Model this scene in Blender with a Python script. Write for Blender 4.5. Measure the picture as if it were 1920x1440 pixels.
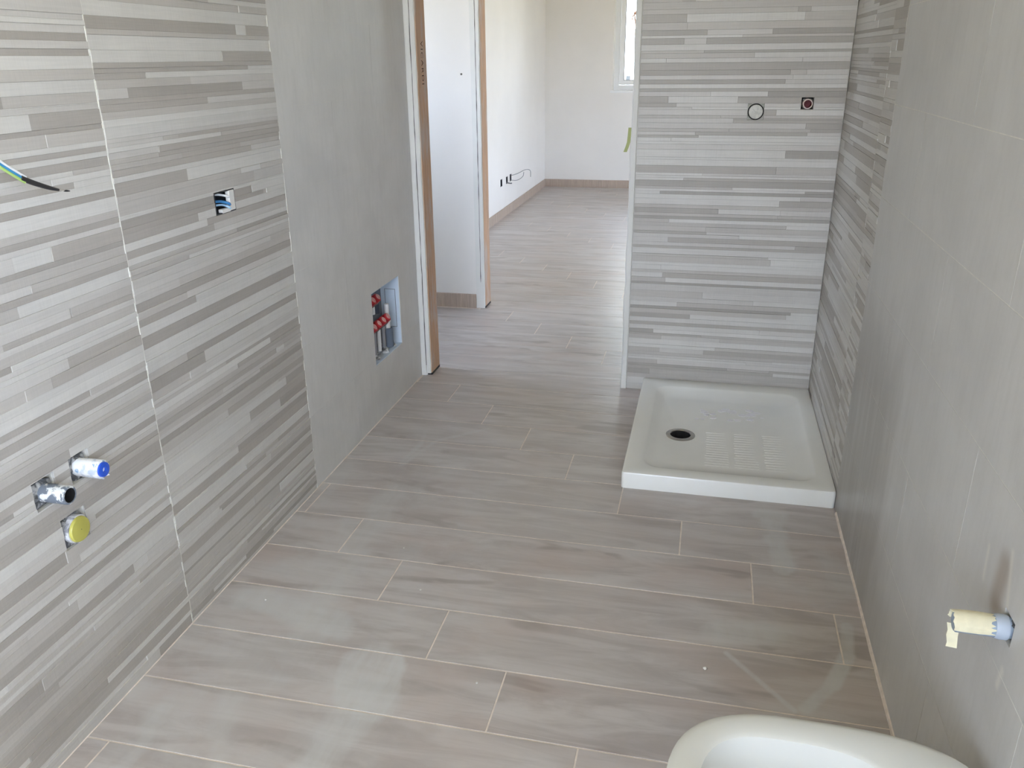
import bpy, bmesh, math, random
from mathutils import Vector, Matrix

for o in list(bpy.data.objects):
    bpy.data.objects.remove(o)
scene = bpy.context.scene
C = scene.collection
rng = random.Random(11)

# ------------------------------------------------------------------ camera
F_PX, YAW, PITCH, ROLL = 1558.5, -0.23056, -0.37384, -0.01064
fw = Vector((math.sin(YAW)*math.cos(PITCH), math.cos(YAW)*math.cos(PITCH), math.sin(PITCH)))
r0 = Vector((math.cos(YAW), -math.sin(YAW), 0)); u0 = r0.cross(fw)
cr, sr = math.cos(ROLL), math.sin(ROLL)
rt = r0*cr + u0*sr; up = u0*cr - r0*sr
cam_d = bpy.data.cameras.new('camera'); cam = bpy.data.objects.new('camera', cam_d); C.objects.link(cam)
cam_d.sensor_width = 36; cam_d.lens = F_PX/1920*36; cam_d.clip_start = 0.02; cam_d.clip_end = 200
m = Matrix.Identity(4)
for i in range(3):
    m[i][0] = rt[i]; m[i][1] = up[i]; m[i][2] = -fw[i]
m.translation = Vector((0, 0, 1.4)); cam.matrix_world = m
scene.camera = cam

# ------------------------------------------------------------------ world: bright hazy daylight sky over a sunlit green-yellow ground
SKY = 6.0
w = bpy.data.worlds.new('world'); scene.world = w; w.use_nodes = True
nt = w.node_tree; nt.nodes.clear()
tc = nt.nodes.new('ShaderNodeTexCoord'); sx = nt.nodes.new('ShaderNodeSeparateXYZ')
rp = nt.nodes.new('ShaderNodeValToRGB'); mp = nt.nodes.new('ShaderNodeMapRange')
bg = nt.nodes.new('ShaderNodeBackground'); ow = nt.nodes.new('ShaderNodeOutputWorld')
nt.links.new(tc.outputs['Generated'], sx.inputs[0]); nt.links.new(sx.outputs['Z'], mp.inputs['Value'])
mp.inputs['From Min'].default_value = -1; mp.inputs['From Max'].default_value = 1
nt.links.new(mp.outputs[0], rp.inputs[0]); nt.links.new(rp.outputs[0], bg.inputs['Color']); nt.links.new(bg.outputs[0], ow.inputs['Surface'])
el = rp.color_ramp.elements
el[0].position = 0.0; el[0].color = (0.45, 0.42, 0.27, 1)
el[1].position = 1.0; el[1].color = (0.66, 0.90, 1.32, 1)
e = el.new(0.485); e.color = (0.47, 0.44, 0.29, 1)
e = el.new(0.515); e.color = (0.86, 0.98, 1.18, 1)
bg.inputs['Strength'].default_value = SKY

scene.view_settings.view_transform = 'Standard'; scene.view_settings.look = 'None'
scene.view_settings.gamma = 1; scene.view_settings.use_curve_mapping = False
scene.view_settings.exposure = 1.47

def portal(loc, sx_, sy_, rot):
    l = bpy.data.lights.new('window_portal', 'AREA'); l.shape = 'RECTANGLE'; l.size = sx_; l.size_y = sy_
    l.cycles.is_portal = True
    o = bpy.data.objects.new('window_portal', l); C.objects.link(o); o.location = loc; o.rotation_euler = rot
    return o

# ------------------------------------------------------------------ key dimensions (metres)
XL, XR, YB = -1.26, 0.486, 3.53        # bathroom left wall, right wall, tiled back wall (finished faces)
YREAR, ZC = -2.6, 2.7
XEND = -0.322                          # free end of the tiled back wall
YH = 4.66                              # hall wall facing the bathroom
XROOM, YFAR = -1.865, 9.72
XRR = 2.4                              # far room right wall
ROWS = [0, .27, .52, .77, 1.02, 1.27, 1.52, 1.77, 2.02, 2.27, 2.52, ZC]
W_REAR = (-1.15, 0.20, 0.70, 2.50)     # window behind the camera x0,x1,z0,z1
W_RIGHT_ADDED = (-1.5, 0.30, 1.10, 2.50)     # unseen second window, added in the right wall for more daylight y0,y1,z0,z1
W_HALL_ADDED = (3.75, 4.15, 1.2, 2.1)        # unseen opening added at the hall's left end to brighten it y0,y1,z0,z1
W_FAR = (-1.11, 0.25, 1.05, 2.30)
W_SIDE = (6.4, 7.7, 0.3, 2.30)         # glazed opening in the far room's right wall y0,y1,z0,z1

R90 = math.pi/2
portal((XR+.13, (W_RIGHT_ADDED[0]+W_RIGHT_ADDED[1])/2, (W_RIGHT_ADDED[2]+W_RIGHT_ADDED[3])/2), W_RIGHT_ADDED[1]-W_RIGHT_ADDED[0], W_RIGHT_ADDED[3]-W_RIGHT_ADDED[2], (R90, 0, -R90))
portal((-2.36, (W_HALL_ADDED[0]+W_HALL_ADDED[1])/2, (W_HALL_ADDED[2]+W_HALL_ADDED[3])/2), W_HALL_ADDED[1]-W_HALL_ADDED[0], W_HALL_ADDED[3]-W_HALL_ADDED[2], (R90, 0, R90))
portal(((W_REAR[0]+W_REAR[1])/2, YREAR-.16, (W_REAR[2]+W_REAR[3])/2), W_REAR[1]-W_REAR[0], W_REAR[3]-W_REAR[2], (R90, 0, math.pi))
portal(((W_FAR[0]+W_FAR[1])/2, YFAR+.22, (W_FAR[2]+W_FAR[3])/2), W_FAR[1]-W_FAR[0], W_FAR[3]-W_FAR[2], (R90, 0, 0))
portal((XRR+.16, (W_SIDE[0]+W_SIDE[1])/2, (W_SIDE[2]+W_SIDE[3])/2), W_SIDE[1]-W_SIDE[0], W_SIDE[3]-W_SIDE[2], (R90, 0, -R90))

# ------------------------------------------------------------------ material helpers
def lin(c):
    return tuple((x/12.92 if x <= .04045 else ((x+.055)/1.055)**2.4) for x in [v/255 for v in c]) + (1,)

class Mat:
    def __init__(s, name, rough=.5, spec=.5):
        s.m = bpy.data.materials.new(name); s.m.use_nodes = True
        s.t = s.m.node_tree; s.t.nodes.clear()
        s.b = s.n('ShaderNodeBsdfPrincipled'); s.o = s.n('ShaderNodeOutputMaterial')
        s.l(s.b.outputs[0], s.o.inputs[0])
        s.b.inputs['Roughness'].default_value = rough; s.b.inputs['Specular IOR Level'].default_value = spec
    def n(s, t): return s.t.nodes.new(t)
    def l(s, a, b): s.t.links.new(a, b)
    def put(s, sock, v):
        if hasattr(v, 'is_output') or hasattr(v, 'links'): s.l(v, sock)
        else: sock.default_value = v
    def math(s, op, a, b=0.0, clamp=False):
        n = s.n('ShaderNodeMath'); n.operation = op; n.use_clamp = clamp
        s.put(n.inputs[0], a); s.put(n.inputs[1], b); return n.outputs[0]
    def mix(s, f, a, b):
        n = s.n('ShaderNodeMix'); n.data_type = 'RGBA'
        s.put(n.inputs[0], f); s.put(n.inputs[6], a); s.put(n.inputs[7], b); return n.outputs[2]
    def pos(s): return s.n('ShaderNodeNewGeometry').outputs['Position']
    def obj(s): return s.n('ShaderNodeTexCoord').outputs['Object']
    def rnd(s): return s.n('ShaderNodeObjectInfo').outputs['Random']
    def mapping(s, v, scale, loc=None):
        n = s.n('ShaderNodeMapping'); s.l(v, n.inputs[0]); n.inputs['Scale'].default_value = scale
        if loc is not None: s.put(n.inputs['Location'], loc)
        return n.outputs[0]
    def noise(s, v, scale=5, detail=3, rough=.55, dist=0):
        n = s.n('ShaderNodeTexNoise'); s.l(v, n.inputs['Vector'])
        n.inputs['Scale'].default_value = scale; n.inputs['Detail'].default_value = detail
        n.inputs['Roughness'].default_value = rough; n.inputs['Distortion'].default_value = dist
        return n.outputs['Fac']
    def ramp(s, f, a, b, lo=0.0, hi=1.0):
        n = s.n('ShaderNodeMapRange'); n.interpolation_type = 'SMOOTHSTEP'
        s.put(n.inputs[0], f); n.inputs[1].default_value = a; n.inputs[2].default_value = b
        n.inputs[3].default_value = lo; n.inputs[4].default_value = hi; return n.outputs[0]
    def xyz(s, v):
        n = s.n('ShaderNodeSeparateXYZ'); s.l(v, n.inputs[0]); return n.outputs
    def bump(s, h, strength=.2, dist=.002):
        n = s.n('ShaderNodeBump'); n.inputs['Strength'].default_value = strength; n.inputs['Distance'].default_value = dist
        s.l(h, n.inputs['Height']); s.l(n.outputs[0], s.b.inputs['Normal'])
    def color(s, c): s.put(s.b.inputs['Base Color'], c)
    def capsule(s, u, v, a, b, rad, soft):
        """soft 0..1 mask around segment a-b in the (u,v) plane, metres"""
        ax, ay = a; bx, by = b; dx, dy = bx-ax, by-ay; L2 = dx*dx+dy*dy+1e-9
        pu = s.math('SUBTRACT', u, ax); pv = s.math('SUBTRACT', v, ay)
        t = s.math('DIVIDE', s.math('ADD', s.math('MULTIPLY', pu, dx), s.math('MULTIPLY', pv, dy)), L2, True)
        qu = s.math('SUBTRACT', pu, s.math('MULTIPLY', t, dx)); qv = s.math('SUBTRACT', pv, s.math('MULTIPLY', t, dy))
        d = s.math('SQRT', s.math('ADD', s.math('MULTIPLY', qu, qu), s.math('MULTIPLY', qv, qv)))
        return s.ramp(d, rad-soft*.5, rad+soft*.5, 1.0, 0.0)

def plain(name, rgb, rough=.5, spec=.5, metal=0, var=0.0, vscale=30):
    M = Mat(name, rough, spec); M.b.inputs['Metallic'].default_value = metal
    c = lin(rgb)
    if var:
        nz = M.noise(M.obj(), vscale, 4)
        M.color(M.mix(M.ramp(nz, .3, .7), tuple(x*(1-var) for x in c[:3])+(1,), tuple(min(1, x*(1+var)) for x in c[:3])+(1,)))
    else:
        M.color(c)
    return M.m

def painted(name, a, b_, thr=(.45, .6), scale=38):
    M = Mat(name, .5, .4); M.color(M.mix(M.ramp(M.noise(M.obj(), scale, 4, .65, .6), *thr), lin(a), lin(b_))); return M.m

def strip_mat(name, rgb, rough):
    M = Mat(name, rough, .5); c = lin(rgb)
    p = M.pos()
    g = M.noise(M.mapping(p, (9, 9, 260)), 1, 3, .6)          # fine brushed grain along the strip
    g2 = M.noise(M.mapping(p, (320, 320, 14)), 1, 2, .5)      # fine upright scratches
    cl = M.noise(p, 5, 3)
    f = M.math('ADD', M.math('MULTIPLY', M.math('SUBTRACT', g, .5), .22), M.math('MULTIPLY', M.math('SUBTRACT', g2, .5), .12))
    f = M.math('ADD', f, M.math('MULTIPLY', M.math('SUBTRACT', cl, .5), .20))
    f = M.math('ADD', f, M.math('MULTIPLY', M.math('SUBTRACT', M.rnd(), .5), .08))
    f = M.math('ADD', f, 1.0)
    n = M.n('ShaderNodeVectorMath'); n.operation = 'SCALE'; n.inputs[0].default_value = c[:3]; M.l(f, n.inputs['Scale'])
    M.color(n.outputs[0]); M.bump(M.math('ADD', g, g2), .25, .0006)
    return M.m

STRIP = [strip_mat('strip_ivory', (206, 203, 198), .42), strip_mat('strip_cream', (198, 194, 189), .42),
         strip_mat('strip_sand', (187, 182, 176), .42), strip_mat('strip_taupe', (174, 168, 161), .42),
         strip_mat('strip_dark_taupe', (167, 161, 154), .42)]

def plain_tile_mat(name, stains, k=1.0):
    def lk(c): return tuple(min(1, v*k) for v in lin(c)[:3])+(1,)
    M = Mat(name, .36, .5)
    p = M.pos()
    a = M.noise(p, 3.2, 5, .6, .3); b = M.noise(M.mapping(p, (60, 60, 9)), 1, 4, .6); fine = M.noise(p, 260, 2)
    base = M.mix(M.ramp(a, .3, .7), lk((197, 195, 192)), lk((208, 206, 203)))
    base = M.mix(M.math('MULTIPLY', M.ramp(b, .4, .75), .25), base, lk((186, 184, 180)))
    base = M.mix(M.math('MULTIPLY', fine, .12), base, lk((158, 152, 144)))
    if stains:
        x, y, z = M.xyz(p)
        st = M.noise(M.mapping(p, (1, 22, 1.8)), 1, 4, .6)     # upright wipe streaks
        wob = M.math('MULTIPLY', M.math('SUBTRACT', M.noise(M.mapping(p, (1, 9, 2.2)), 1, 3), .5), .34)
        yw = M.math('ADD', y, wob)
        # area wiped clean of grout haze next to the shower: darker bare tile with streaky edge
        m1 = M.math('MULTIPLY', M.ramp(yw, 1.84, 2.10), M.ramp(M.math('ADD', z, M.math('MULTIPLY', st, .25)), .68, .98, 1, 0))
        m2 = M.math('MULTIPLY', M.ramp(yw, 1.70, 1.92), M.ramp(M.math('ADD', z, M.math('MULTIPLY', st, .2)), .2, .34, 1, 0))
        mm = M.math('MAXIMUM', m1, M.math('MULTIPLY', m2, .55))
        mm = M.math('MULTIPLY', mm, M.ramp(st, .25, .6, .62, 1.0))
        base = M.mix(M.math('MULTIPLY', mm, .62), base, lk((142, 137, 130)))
        # brown smear and pale plaster streaks around the capped pipe
        br = M.capsule(y, z, (1.23, .60), (1.225, .665), .022, .035)
        base = M.mix(M.math('MULTIPLY', br, .6), base, lk((138, 118, 98)))
        for a_, b_, r_ in (((1.295, .60), (1.30, .655), .004), ((1.185, .62), (1.21, .70), .005), ((1.15, .53), (1.155, .50), .006)):
            base = M.mix(M.math('MULTIPLY', M.capsule(y, z, a_, b_, r_, .014), .7), base, lk((222, 218, 208)))
    M.color(base)
    M.bump(M.math('ADD', M.math('MULTIPLY', fine, .5), b), .12, .0006)
    return M.m

TILE_L = plain_tile_mat('cement_look_tile_lit', False, 1.18)  # same tile as the right wall; brighter light is put into its colour
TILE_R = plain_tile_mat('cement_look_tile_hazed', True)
GROUT_W = plain('wall_grout', (222, 219, 212), .8, .3, var=.06, vscale=60)
GROUT_F = plain('floor_grout', (226, 214, 203), .8, .3, var=.08, vscale=50)
MORTAR = plain('raw_mortar', (112, 108, 104), .95, .2, var=.2, vscale=60)
HOLLOW = plain('dark_hollow', (34, 33, 34), .9, .2)  # near-black stands in for the shade inside holes and gaps

def wood_floor():
    M = Mat('wood_look_plank', .34, .5)
    p = M.pos(); ob = M.obj(); rnd = M.rnd()
    cmb = M.n('ShaderNodeCombineXYZ')
    M.l(M.math('MULTIPLY', rnd, 37.0), cmb.inputs[0]); M.l(M.math('MULTIPLY', rnd, 91.0), cmb.inputs[1]); M.l(M.math('MULTIPLY', rnd, 17.0), cmb.inputs[2])
    v = M.mapping(ob, (1.6, 9, 4), cmb.outputs[0])
    a = M.noise(v, 1.5, 5, .6, 1.2)
    g = M.noise(M.mapping(ob, (5, 150, 8), cmb.outputs[0]), 1, 3, .6)
    cl = M.noise(M.mapping(ob, (2.2, 4.5, 3), cmb.outputs[0]), 1.4, 3, .55)
    kn = M.noise(M.mapping(ob, (3.2, 11, 3), cmb.outputs[0]), 1.0, 2, .5, .6)
    c = M.mix(M.ramp(a, .32, .68), lin((172, 163, 159)), lin((198, 191, 188)))
    c = M.mix(M.math('MULTIPLY', M.ramp(cl, .45, .72), .55), c, lin((190, 174, 167)))
    c = M.mix(M.math('MULTIPLY', M.ramp(g, .5, .8), .18), c, lin((150, 139, 131)))
    c = M.mix(M.math('MULTIPLY', M.ramp(kn, .60, .72), .6), c, lin((148, 136, 129)))
    c = M.mix(M.math('MULTIPLY', M.ramp(rnd, 0, 1), .22), c, lin((188, 182, 179)))
    # building dust and dried grout haze on the bathroom floor (shapes of their own)
    x, y, z = M.xyz(p)
    wn = M.noise(p, 7, 4, .6); wn2 = M.noise(M.mapping(p, (30, 6, 1)), 1, 3, .6)
    wx = M.math('ADD', x, M.math('MULTIPLY', M.math('SUBTRACT', wn, .5), .12))
    wy = M.math('ADD', y, M.math('MULTIPLY', M.math('SUBTRACT', M.noise(p, 5.3, 3), .5), .12))
    marks = [((-.99, 2.42), (-.97, 1.93), .05, .06, .5, 1), ((-.97, 1.93), (-.93, 1.60), .05, .07, .55, 1), ((-.735, 1.55), (-.70, 1.43), .075, .035, .85, 1),
             ((-.70, 1.40), (-.76, 1.12), .05, .06, .7, 1), ((-1.17, 1.74), (-.90, 1.67), .06, .05, .75, 1), ((-1.15, 1.30), (-1.12, 1.10), .02, .03, .6, 1),
             ((-1.12, 1.52), (-.95, 1.44), .05, .07, .45, 1), ((-1.06, 2.16), (-1.0, 2.02), .03, .04, .5, 1), ((-1.02, 1.36), (-.92, 1.16), .03, .05, .5, 1),
             ((.24, 2.50), (.31, 2.50), .03, .04, .65, 1), ((.275, 2.46), (.30, 2.20), .038, .03, .7, 1), ((.12, 1.86), (.26, 1.88), .045, .05, .6, 1), ((.42, 2.30), (.46, 2.12), .03, .04, .4, 1),
             ((.44, 1.95), (.425, 1.83), .016, .012, .75, 0), ((.425, 1.83), (.375, 1.71), .019, .012, .8, 0), ((.375, 1.71), (.305, 1.615), .015, .014, .75, 0), ((.13, 1.775), (.28, 1.605), .007, .01, .75, 0),
             ((-1.04, 2.90), (-1.02, 2.78), .012, .02, .5, 0), ((-1.02, 2.78), (-1.04, 2.62), .012, .02, .5, 0), ((-.80, 2.97), (-.97, 2.82), .010, .02, .5, 0), ((-.97, 2.82), (-1.03, 2.60), .010, .02, .5, 0)]
    d = None
    for a_, b_, r_, s_, k, wb in marks:
        cpl = M.math('MULTIPLY', M.capsule(wx if wb else x, wy if wb else y, a_, b_, r_, s_), k)
        d = cpl if d is None else M.math('MAXIMUM', d, cpl)
    # thin patchy film, thicker along the striped wall where the grout was washed
    film = M.math('MULTIPLY', M.ramp(M.noise(p, 4.2, 5, .65), .42, .62), M.ramp(x, -.35, -.95, .10, .36))
    film = M.math('MULTIPLY', film, M.ramp(y, 3.4, 2.6, 0, 1))
    d = M.math('MAXIMUM', M.math('MULTIPLY', d, M.ramp(wn2, .2, .7, .55, 1.0)), film)
    c = M.mix(M.math('MULTIPLY', d, .9), c, lin((206, 206, 205)))
    M.color(c)
    M.l(M.math('ADD', .34, M.math('MULTIPLY', d, .35)), M.b.inputs['Roughness'])
    M.bump(g, .10, .0006)
    return M.m
PLANK = wood_floor()

def wood_mat(name, rgb, plaster=.0):
    M = Mat(name, .75, .25); p = M.pos()
    g = M.noise(M.mapping(p, (120, 120, 5)), 1, 4, .6); c = lin(rgb)
    col = M.mix(M.ramp(g, .3, .7), tuple(v*.78 for v in c[:3])+(1,), c)
    if plaster:
        col = M.mix(M.math('MULTIPLY', M.ramp(M.noise(M.mapping(p, (14, 14, 4)), 1, 5, .65), .47, .62), plaster), col, lin((205, 192, 184)))
    M.color(col); M.bump(g, .2, .001); return M.m
WOOD = wood_mat('raw_pine', (218, 180, 150), .75)
SKIRT = wood_mat('wood_look_skirting', (190, 172, 158))
def plaster_mat(name, rgb, v=.03):
    M = Mat(name, .85, .25); p = M.pos(); c = lin(rgb)
    a = M.noise(p, 2.5, 4)
    M.color(M.mix(M.ramp(a, .3, .7), tuple(x*(1-v) for x in c[:3])+(1,), c)); M.bump(M.noise(p, 90, 3), .08, .001); return M.m
PAINT = plaster_mat('white_paint', (236, 232, 228))
PLASTER = plaster_mat('rough_plaster', (232, 230, 226), .08)
CRACK = plain('dark_crack', (110, 106, 104), .95, .1)
CERAMIC = plain('white_ceramic', (214, 214, 210), .16, .5, var=.01, vscale=3)
CERAMIC2 = plain('white_tray_ceramic', (236, 235, 230), .24, .5, var=.015, vscale=6)
CHROME = plain('steel', (175, 172, 168), .25, .5, 1.0)
PVC = plain('white_plastic', (236, 236, 236), .35, .5)
BLACKM = plain('black_matte', (30, 29, 30), .6, .4)
def glass_mat():
    M = Mat('window_glass'); t = M.n('ShaderNodeBsdfTransparent'); g = M.n('ShaderNodeBsdfGlossy'); mx = M.n('ShaderNodeMixShader'); f = M.n('ShaderNodeFresnel')
    g.inputs['Roughness'].default_value = .02; t.inputs['Color'].default_value = (.94, .96, .95, 1)
    M.l(f.outputs[0], mx.inputs[0]); M.l(t.outputs[0], mx.inputs[1]); M.l(g.outputs[0], mx.inputs[2]); M.l(mx.outputs[0], M.o.inputs[0]); return M.m
GLASS = glass_mat()

# ------------------------------------------------------------------ object helpers
WL = {}
def wloc(o): return WL.get(o.name, Vector((0, 0, 0))) if o is not None else Vector((0, 0, 0))

def obj(name, bm, mats, parent=None, origin=None, smooth=False, recalc=True, kind=None):
    """bm holds WORLD coordinates; the origin is put at the piece's centre (or base); parents are never rotated"""
    if recalc: bmesh.ops.recalc_face_normals(bm, faces=bm.faces[:])
    if origin is None:
        lo = Vector((min(v.co[i] for v in bm.verts) for i in range(3))); hi = Vector((max(v.co[i] for v in bm.verts) for i in range(3)))
        origin = (lo+hi)/2
    origin = Vector(origin)
    for v in bm.verts: v.co -= origin
    if smooth:
        for f in bm.faces: f.smooth = True
    me = bpy.data.meshes.new(name); bm.to_mesh(me); bm.free()
    if smooth: me.set_sharp_from_angle(angle=math.radians(40))
    for mt in (mats if isinstance(mats, (list, tuple)) else [mats]): me.materials.append(mt)
    return link(name, me, origin, parent, kind)

def link(name, me, origin, parent=None, kind=None):
    o = bpy.data.objects.new(name, me); C.objects.link(o); WL[o.name] = Vector(origin)
    o.location = Vector(origin) - wloc(parent)
    if parent is not None: o.parent = parent
    if kind: o['kind'] = kind
    return o

def thing(name, label, cat, loc, group=None):
    o = bpy.data.objects.new(name, None); C.objects.link(o); o.location = loc; WL[o.name] = Vector(loc)
    o.empty_display_size = .05
    o['label'] = label; o['category'] = cat
    if group: o['group'] = group
    return o
def tag(o, label, cat, group=None):
    o['label'] = label; o['category'] = cat
    if group: o['group'] = group
    return o

def box(bm, x0, x1, y0, y1, z0, z1, mi=0):
    v = [bm.verts.new(p) for p in ((x0,y0,z0),(x1,y0,z0),(x1,y1,z0),(x0,y1,z0),(x0,y0,z1),(x1,y0,z1),(x1,y1,z1),(x0,y1,z1))]
    for q in ((0,3,2,1),(4,5,6,7),(0,1,5,4),(1,2,6,5),(2,3,7,6),(3,0,4,7)):
        bm.faces.new([v[i] for i in q]).material_index = mi
    return bm
def BX(*a): return box(bmesh.new(), *a)

def prism(bm, rings, mi=0, cap=True, closed=True):
    """loft through rings (lists of points, all the same count)"""
    vs = [[bm.verts.new(p) for p in r] for r in rings]; n = len(vs[0])
    for a, b in zip(vs, vs[1:]):
        for i in range(n if closed else n-1):
            j = (i+1) % n
            bm.faces.new((a[i], a[j], b[j], b[i])).material_index = mi
    if cap:
        bm.faces.new(vs[0]).material_index = mi; bm.faces.new(vs[-1]).material_index = mi
    return bm

def frame_of(axis):
    a = Vector(axis).normalized(); h = Vector((0, 0, 1)) if abs(a.z) < .9 else Vector((1, 0, 0))
    s = a.cross(h).normalized(); t = s.cross(a).normalized(); return a, s, t
def ring(c, axis, r, n=20, jag=0, seed=0, r2=None):
    a, s, t = frame_of(axis); rr = random.Random(seed); out = []
    for i in range(n):
        k = 2*math.pi*i/n; q = r*(1+jag*(rr.random()-.5)); q2 = (r2 or r)/r*q
        out.append(Vector(c)+s*math.cos(k)*q+t*math.sin(k)*q2)
    return out
def lathe(bm, base, axis, prof, n=20, mi=0, cap=True):
    """prof: (distance along axis, radius)"""
    a = Vector(axis).normalized()
    return prism(bm, [ring(Vector(base)+a*d, axis, max(r, 1e-4), n) for d, r in prof], mi, cap)
def tube(bm, pts, r, n=8, mi=0, taper=None):
    pts = [Vector(p) for p in pts]; rings = []; ref = None
    for i, p in enumerate(pts):
        d = (pts[min(i+1, len(pts)-1)]-pts[max(i-1, 0)]).normalized()
        if ref is None: ref = frame_of(d)[1]
        s = (ref - d*ref.dot(d)).normalized(); t = d.cross(s); ref = s
        rr = r if taper is None else taper[i]
        rings.append([p+s*math.cos(2*math.pi*k/n)*rr+t*math.sin(2*math.pi*k/n)*rr for k in range(n)])
    return prism(bm, rings, mi)
def spline(pts, n=8):
    P = [Vector(p) for p in pts]; P = [P[0]*2-P[1]]+P+[P[-1]*2-P[-2]]; out = []
    for i in range(1, len(P)-2):
        for k in range(n):
            t = k/n; a, b, c, d = P[i-1:i+3]
            out.append(.5*((2*b)+(c-a)*t+(2*a-5*b+4*c-d)*t*t+(3*b-a-3*c+d)*t**3))
    return out+[P[-2]]

def cells(u0, u1, v0, v1, holes):
    """rectangles that cover (u0..u1, v0..v1) without the rectangular holes, merged along u"""
    us = sorted({u0, u1, *[min(max(h[i], u0), u1) for h in holes for i in (0, 1)]})
    vs = sorted({v0, v1, *[min(max(h[i], v0), v1) for h in holes for i in (2, 3)]})
    out = []
    for va, vb in zip(vs, vs[1:]):
        run = None
        for ua, ub in zip(us, us[1:]):
            cu, cv = (ua+ub)/2, (va+vb)/2
            solid = not any(h[0] < cu < h[1] and h[2] < cv < h[3] for h in holes)
            if solid: run = (run[0], ub) if run else (ua, ub)
            if (not solid or ub == us[-1]) and run: out.append((run[0], run[1], va, vb)); run = None
    return out

# a wall plane: map (u along wall, v up, d out of the finished face into the room) to world
MAPS = {'L': lambda u, v, d: (XL+d, u, v), 'R': lambda u, v, d: (XR-d, u, v), 'B': lambda u, v, d: (u, YB-d, v)}
def slab(bm, mp, u0, u1, v0, v1, d0, d1, ch=0.0, mi=0):
    def rg(d, i): return [mp(u0+i, v0+i, d), mp(u1-i, v0+i, d), mp(u1-i, v1-i, d), mp(u0+i, v1-i, d)]
    rings = [rg(d0, 0), rg(d1-ch, 0), rg(d1, ch)] if ch else [rg(d0, 0), rg(d1, 0)]
    return prism(bm, rings, mi)

# ------------------------------------------------------------------ setting: floor and its planks
PITCH_Y, Y0R, PLEN, GAP = 0.2028, 1.186, 1.225, 0.0040
bm = bmesh.new()
box(bm, -2.6, 2.4, YREAR-.15, YFAR+.1, -.12, -.0009)
floor = obj('floor', bm, GROUT_F, kind='structure', origin=(0, 0, 0))
pm = {}
def plank(xa, xb, ya, yb):
    key = (round(xb-xa, 3), round(yb-ya, 3))
    if key not in pm:
        b = bmesh.new(); hx, hy, c = (xb-xa)/2, (yb-ya)/2, .0012
        R = lambda ix, z: [(-hx+ix, -hy+ix, z), (hx-ix, -hy+ix, z), (hx-ix, hy-ix, z), (-hx+ix, hy-ix, z)]
        prism(b, [R(0, -.0008), R(0, -c*.4), R(c*.4, 0)]); bmesh.ops.recalc_face_normals(b, faces=b.faces[:])
        me = bpy.data.meshes.new('plank'); b.to_mesh(me); b.free(); me.materials.append(PLANK); pm[key] = me
    link('plank', pm[key], ((xa+xb)/2, (ya+yb)/2, 0), floor)
k0 = math.floor((YREAR-Y0R)/PITCH_Y); k1 = math.ceil((YFAR-Y0R)/PITCH_Y)
for k in range(k0, k1):
    ya, yb = Y0R+k*PITCH_Y, Y0R+(k+1)*PITCH_Y
    mid = (ya+yb)/2
    if mid < YB+.02: xa, xb = XL-.004, XR+.004
    elif mid < YB+.12: xa, xb = XL+.03, XEND-.01
    elif mid < YH: xa, xb = -2.2, 1.2
    elif mid < YH+.12: xa, xb = -1.28, -.05
    else: xa, xb = XROOM, XRR
    ya, yb = max(ya, YREAR), min(yb, YFAR)
    if yb-ya < .03: continue
    j = -.187-.2085*k
    j = j - math.ceil((j-xa)/PLEN)*PLEN      # last joint left of xa
    while j < xb:
        a, b_ = max(j, xa), min(j+PLEN, xb)
        if b_-a > .02: plank(a+GAP/2, b_-GAP/2, ya+GAP/2, yb-GAP/2)
        j += PLEN

# ------------------------------------------------------------------ tiled walls
HOLES = {
    'L': {'recess': (2.962, 3.268, .238, .542), 'box': (1.975, 2.075, 1.018, 1.078), 'p1': (1.306, 1.364, .570, .629),
          'p2': (1.202, 1.262, .561, .624), 'p3': (1.252, 1.322, .441, .513), 'w': (1.035, 1.085, 1.32, 1.37)},
    'R': {'p': (1.145, 1.189, .576, .618), 'win': W_RIGHT_ADDED},
    'B': {'plug': (.1285, .1895, 1.1645, 1.2265), 'pipe': (.325, .370, 1.204, 1.248)},
}
def wall_body(name, key, spans, thick):
    bm = bmesh.new(); mp = MAPS[key]; hs = list(HOLES[key].values())
    for ua, ub, front in spans:
        for a, b_, c, d in cells(ua, ub, 0, ZC, hs): slab(bm, mp, a, b_, c, d, -thick, front)
    return obj(name, bm, GROUT_W, kind='structure', origin=(0, 0, 0))

def tile_rects(u0, u1, v0, v1, key):
    hs = [h for h in HOLES[key].values() if h[0] < u1 and h[1] > u0 and h[2] < v1 and h[3] > v0]
    return cells(u0, u1, v0, v1, hs), hs

def split_rows(rg, h):
    hs = []
    while sum(hs) < h:
        hs.append(rg.choice([.010, .011, .013, .015, .018, .021, .025, .030]))
    s = h/sum(hs); return [x*s for x in hs]

TONES = [0]*30 + [1]*22 + [2]*18 + [3]*18 + [4]*12
def layout(u0, u1, v0, v1, rg):
    """rows of strips inside one tile face: (ua, ub, va, vb, depth, tone)"""
    out = []; v = v0; last = 0
    for h in split_rows(rg, v1-v0):
        n = rg.choice([1, 1, 2, 2, 2, 3]); L = u1-u0
        if L < .4: n = rg.choice([1, 1, 2])
        cuts = sorted(rg.uniform(.12, .88) for _ in range(n-1))
        us = [u0]+[u0+L*c for c in cuts]+[u1]
        for a, b_ in zip(us, us[1:]):
            if b_-a < .035: continue
            t = rg.choice(TONES)
            if last >= 3 and t >= 3: t = rg.choice([0, 0, 1])
            elif last <= 1 and t <= 1 and rg.random() < .22: t = rg.choice([2, 3, 3, 4])
            out.append((a, b_, v, v+h, rg.choice([-.0013, -.0006, 0, .0006, .0013]), t)); last = t
        # close gaps left by dropped slivers
        v += h
    return out

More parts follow.
